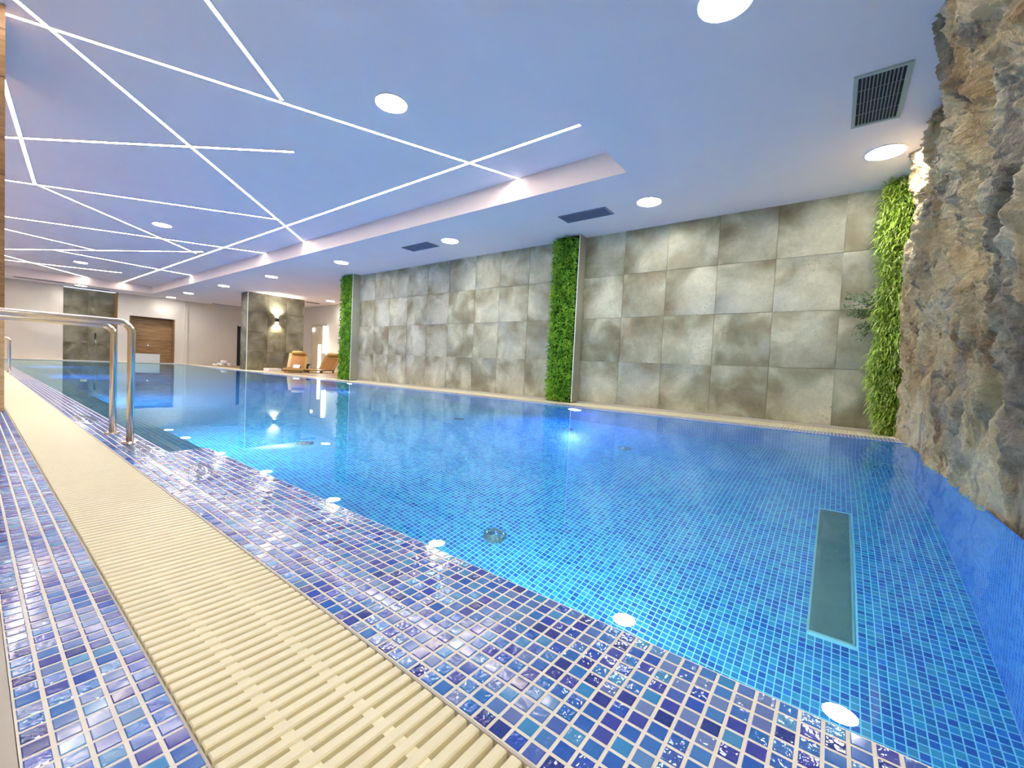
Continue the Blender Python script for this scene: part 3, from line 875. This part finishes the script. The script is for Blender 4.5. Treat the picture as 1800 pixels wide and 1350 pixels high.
drain(4.02, 1.62, 'round metal floor nozzle near the right stone wall', .06)
drain(3.86, 3.79, 'round metal floor nozzle farther off in the pool middle', .06)
drain(4.43, 2.52, 'round metal floor nozzle in the blue lamp glow', .06)

def pool_lamp(x, y, z, sx, lb, col, power, aim=None, grp='underwater wall lamps'):
    t = empty('pool_lamp', (x, y, z), label=lb, cat='pool light', group=grp)
    MB().lathe([(.115, 0), (.115, sx*.02), (.10, sx*.03), (.095, sx*.018)], (0, 0, 0), 32, 'x').build('bezel', M['chrome'], t)
    MB().lathe([(.094, sx*.018), (.05, sx*.026), (0, sx*.028)], (0, 0, 0), 32, 'x').build('lens', M['pool_lamp'], t)
    ld = bpy.data.lights.new('lamp_beam', 'SPOT'); ld.energy = power; ld.color = col; ld.shadow_soft_size = .06
    ld.spot_size = math.radians(150); ld.spot_blend = 1.0
    lo = bpy.data.objects.new('lamp_beam', ld); COL.objects.link(lo); lo.parent = t; lo.location = (sx*.06, 0, 0)
    d = Vector(aim) if aim else Vector((sx, 0, -.25))
    lo.rotation_euler = d.to_track_quat('-Z', 'Y').to_euler()
BL = (.02, .12, 1.0)
pool_lamp(XF, 2.80, -.74, -1, 'glowing underwater lamp in the pool wall below the nearer green column', BL, 70, (-.6, -.35, -.6))
pool_lamp(XF, 8.38, -.66, -1, 'glowing underwater lamp in the pool wall below the farther green column', BL, 90)
WH = (.72, .95, .95)
NUM = {.9: 'nearest', 3.9: 'second nearest', 6.9: 'middle', 11.5: 'second farthest', 16: 'farthest'}
for y in (.9, 3.9, 6.9):  # hidden lamps added to light the pool floor and make the water bright
    pool_lamp(XE if y < YN else XN, y, -1.0, 1, NUM[y] + ' of the unseen lamps added below the deck edge to brighten the water', (WH if y < 2 else (.30, .64, 1.0) if y < 5 else (.10, .36, 1.0)), 40 if y < 2 else 72, grp='unseen lamps added to light the water')
for y in (11.5, 16):  # two more added hidden lamps, bluer, to colour the far water
    pool_lamp(XN, y, -1.0, 1, NUM[y] + ' of the unseen lamps added below the deck edge to brighten the water', (.05, .20, 1), 90, grp='unseen lamps added to light the water')

# ------------------------------------------------------------------ far end furniture
t = empty('wall_sconce', (6.61, 15.555, 1.27), label='small black up and down wall lamp on the stone pillar', cat='wall lamp')
MB().box((-.045, -.075, -.07), (.045, 0, .07)).build('housing', M['black'], t)
MB().box((-.03, -.065, .0705), (.03, -.01, .0715)).build('upper_lens', M['sconce'], t)
MB().box((-.03, -.065, -.0715), (.03, -.01, -.0705)).build('lower_lens', M['sconce'], t)
for s in (1, -1):
    ld = bpy.data.lights.new('sconce_beam', 'SPOT'); ld.energy = 26; ld.color = (1, .95, .85); ld.spot_size = math.radians(120); ld.spot_blend = 1.0; ld.shadow_soft_size = .01
    lo = bpy.data.objects.new('sconce_beam', ld); COL.objects.link(lo); lo.parent = t; lo.location = (0, -.08, s*.08)
    if s > 0: lo.rotation_euler = (PI, 0, 0)

for (x, y, z0, z1, lb) in [(8.6, 16.02, .23, 1.29, 'upper bright vertical light bar beside the lounge door'),
                           (8.2, 15.60, -.49, .53, 'lower bright vertical light bar standing in front of the lounge door')]:
    t = empty('light_bar', (x, y, z0), label=lb, cat='light bar')
    MB().box((-.035, -.045, 0), (.035, .045, z1-z0)).build('diffuser', M['bar'], t)
    MB().box((-.036, -.046, -.01), (.036, .046, 0)).build('end_cap', M['white'], t)
    MB().box((-.036, -.046, z1-z0), (.036, .046, z1-z0+.01)).build('end_cap', M['white'], t)

def lounger(x, y, rz, lb):
    t = empty('lounger', (x, y, FLOOR), rz, label=lb, cat='lounger', group='tan loungers in the lounge')
    # local: foot at -x, head at +x
    prof = [(-1.0, .10), (-.6, .14), (-.25, .10), (0, .12), (.22, .34), (.48, .62), (.56, .66)]
    def shell(w0, w1, off, th, pr):
        m = MB(); n = len(pr)
        for (a, b_) in pr:
            for yy in (-w0, w0):
                m.v.append((a, yy, b_+off)); m.v.append((a+.02, yy, b_+off-th))
        for i in range(n-1):
            k = i*4
            m.f += [(k, k+2, k+6, k+4), (k+1, k+5, k+7, k+3), (k, k+4, k+5, k+1), (k+2, k+3, k+7, k+6)]
        m.f += [(0, 1, 3, 2), ((n-1)*4, (n-1)*4+2, (n-1)*4+3, (n-1)*4+1)]
        return m
    shell(.30, .30, 0, .035, prof).build('shell', M['lounger'], t)
    shell(.21, .21, .012, .012, prof[1:6]).build('seat_pad', M['lounger_pad'], t)
    MB().tube([(.46, -.2, .67), (.46, 0, .68), (.46, .2, .67)], [.05, .065, .05], 12).build('pillow', M['pillow'], t, smooth=True)
    for yy in (-.24, .24):
        MB().box((-.8, yy-.02, 0), (-.74, yy+.02, .13)).build('leg', M['lounger'], t)
        MB().box((.02, yy-.02, 0), (.08, yy+.02, .14)).build('leg', M['lounger'], t)
lounger(7.0, 14.85, math.radians(58), 'tan lounger with white towel, beside the stone pillar')
lounger(8.0, 14.70, math.radians(34), 'tan lounger seen side on, beside the farther green column')
tw = MB()
for i in range(9):
    pass
t = MB().box((-.13, -.10, 0), (.13, .10, .05)).build('folded_towel', M['towel'], None, loc=(6.99, 14.83, FLOOR+.15))
t.rotation_euler = (0, -.45, math.radians(58))
tag(t, 'folded white towel lying on the lounger by the pillar', 'towel')
t = empty('side_table', (7.62, 15.35, FLOOR), label='small black side table between the two loungers', cat='table')
MB().lathe([(.12, .26), (.13, .265), (.13, .285), (0, .29)], seg=20).build('table_top', M['black'], t)
MB().lathe([(.10, 0), (.04, .1), (.04, .18), (.12, .26)], seg=16).build('base', M['black'], t)
t = MB().box((-.20, -.2, 0), (.20, .2, .10)).build('folded_blanket', M['towel'], None, loc=(6.26, 14.95, FLOOR))
tag(t, 'low white folded pad on the floor in front of the stone pillar', 'towel')
rt = MB()
for k, (a, z) in enumerate(((-.13, .07), (.13, .07), (0, .18), (-.3, .05))):
    rt2 = MB().tube([(a, -.2, z), (a, .2, z)], .065 if k < 3 else .05, 14).build('rolled_towel', M['towel'], None, smooth=True, loc=(6.35, 19.6, FLOOR))
    tag(rt2, ['left of the two lower rolled white towels in the pile at the pool corner', 'right of the two lower rolled white towels in the pile at the pool corner', 'top rolled white towel of the pile at the pool corner', 'thin rolled white towel beside the pile at the pool corner'][k], 'towel', 'rolled towels at the pool corner')
t = empty('starting_block', (4.27, 21.15, FLOOR), label='plain white block at the far pool end before the wooden door', cat='block')
MB().box((-.36, -.12, .004), (.36, .14, .345)).build('body', M['whiteblock'], t)
MB().box((-.365, -.125, .345), (.365, .145, .36)).build('lid', M['white'], t)

# shower set in the niche
t = empty('shower_mixer', (2.64, YW+.497, .20), label='small chrome shower mixer on the dark stone niche wall', cat='shower tap')
MB().box((-.09, -.03, -.045), (.09, 0, .045)).build('plate', M['chrome'], t)
MB().lathe([(.035, 0), (.035, -.05), (.03, -.06), (0, -.06)], (-.03, -.03, 0), 18, 'y').build('knob', M['chrome'], t)
MB().box((-.02, -.08, .05), (.06, -.03, .06)).build('lever', M['black'], t)
t = empty('hand_shower', (2.93, YW+.497, .42), label='dark hand shower with hose hanging in the niche', cat='shower')
MB().tube([(0, -.04, -.1), (0, -.045, .06), (0, -.07, .11)], [.02, .02, .03], 12).build('handle', M['black'], t, smooth=True)
MB().box((-.02, -.04, -.03), (.02, 0, .03)).build('holder', M['chrome'], t)
MB().tube([(0, -.04, -.1), (.03, -.05, -.3), (.0, -.06, -.55), (-.09, -.05, -.6), (-.16, -.03, -.45)], .008, 8).build('hose', M['chrome'], t, smooth=True)
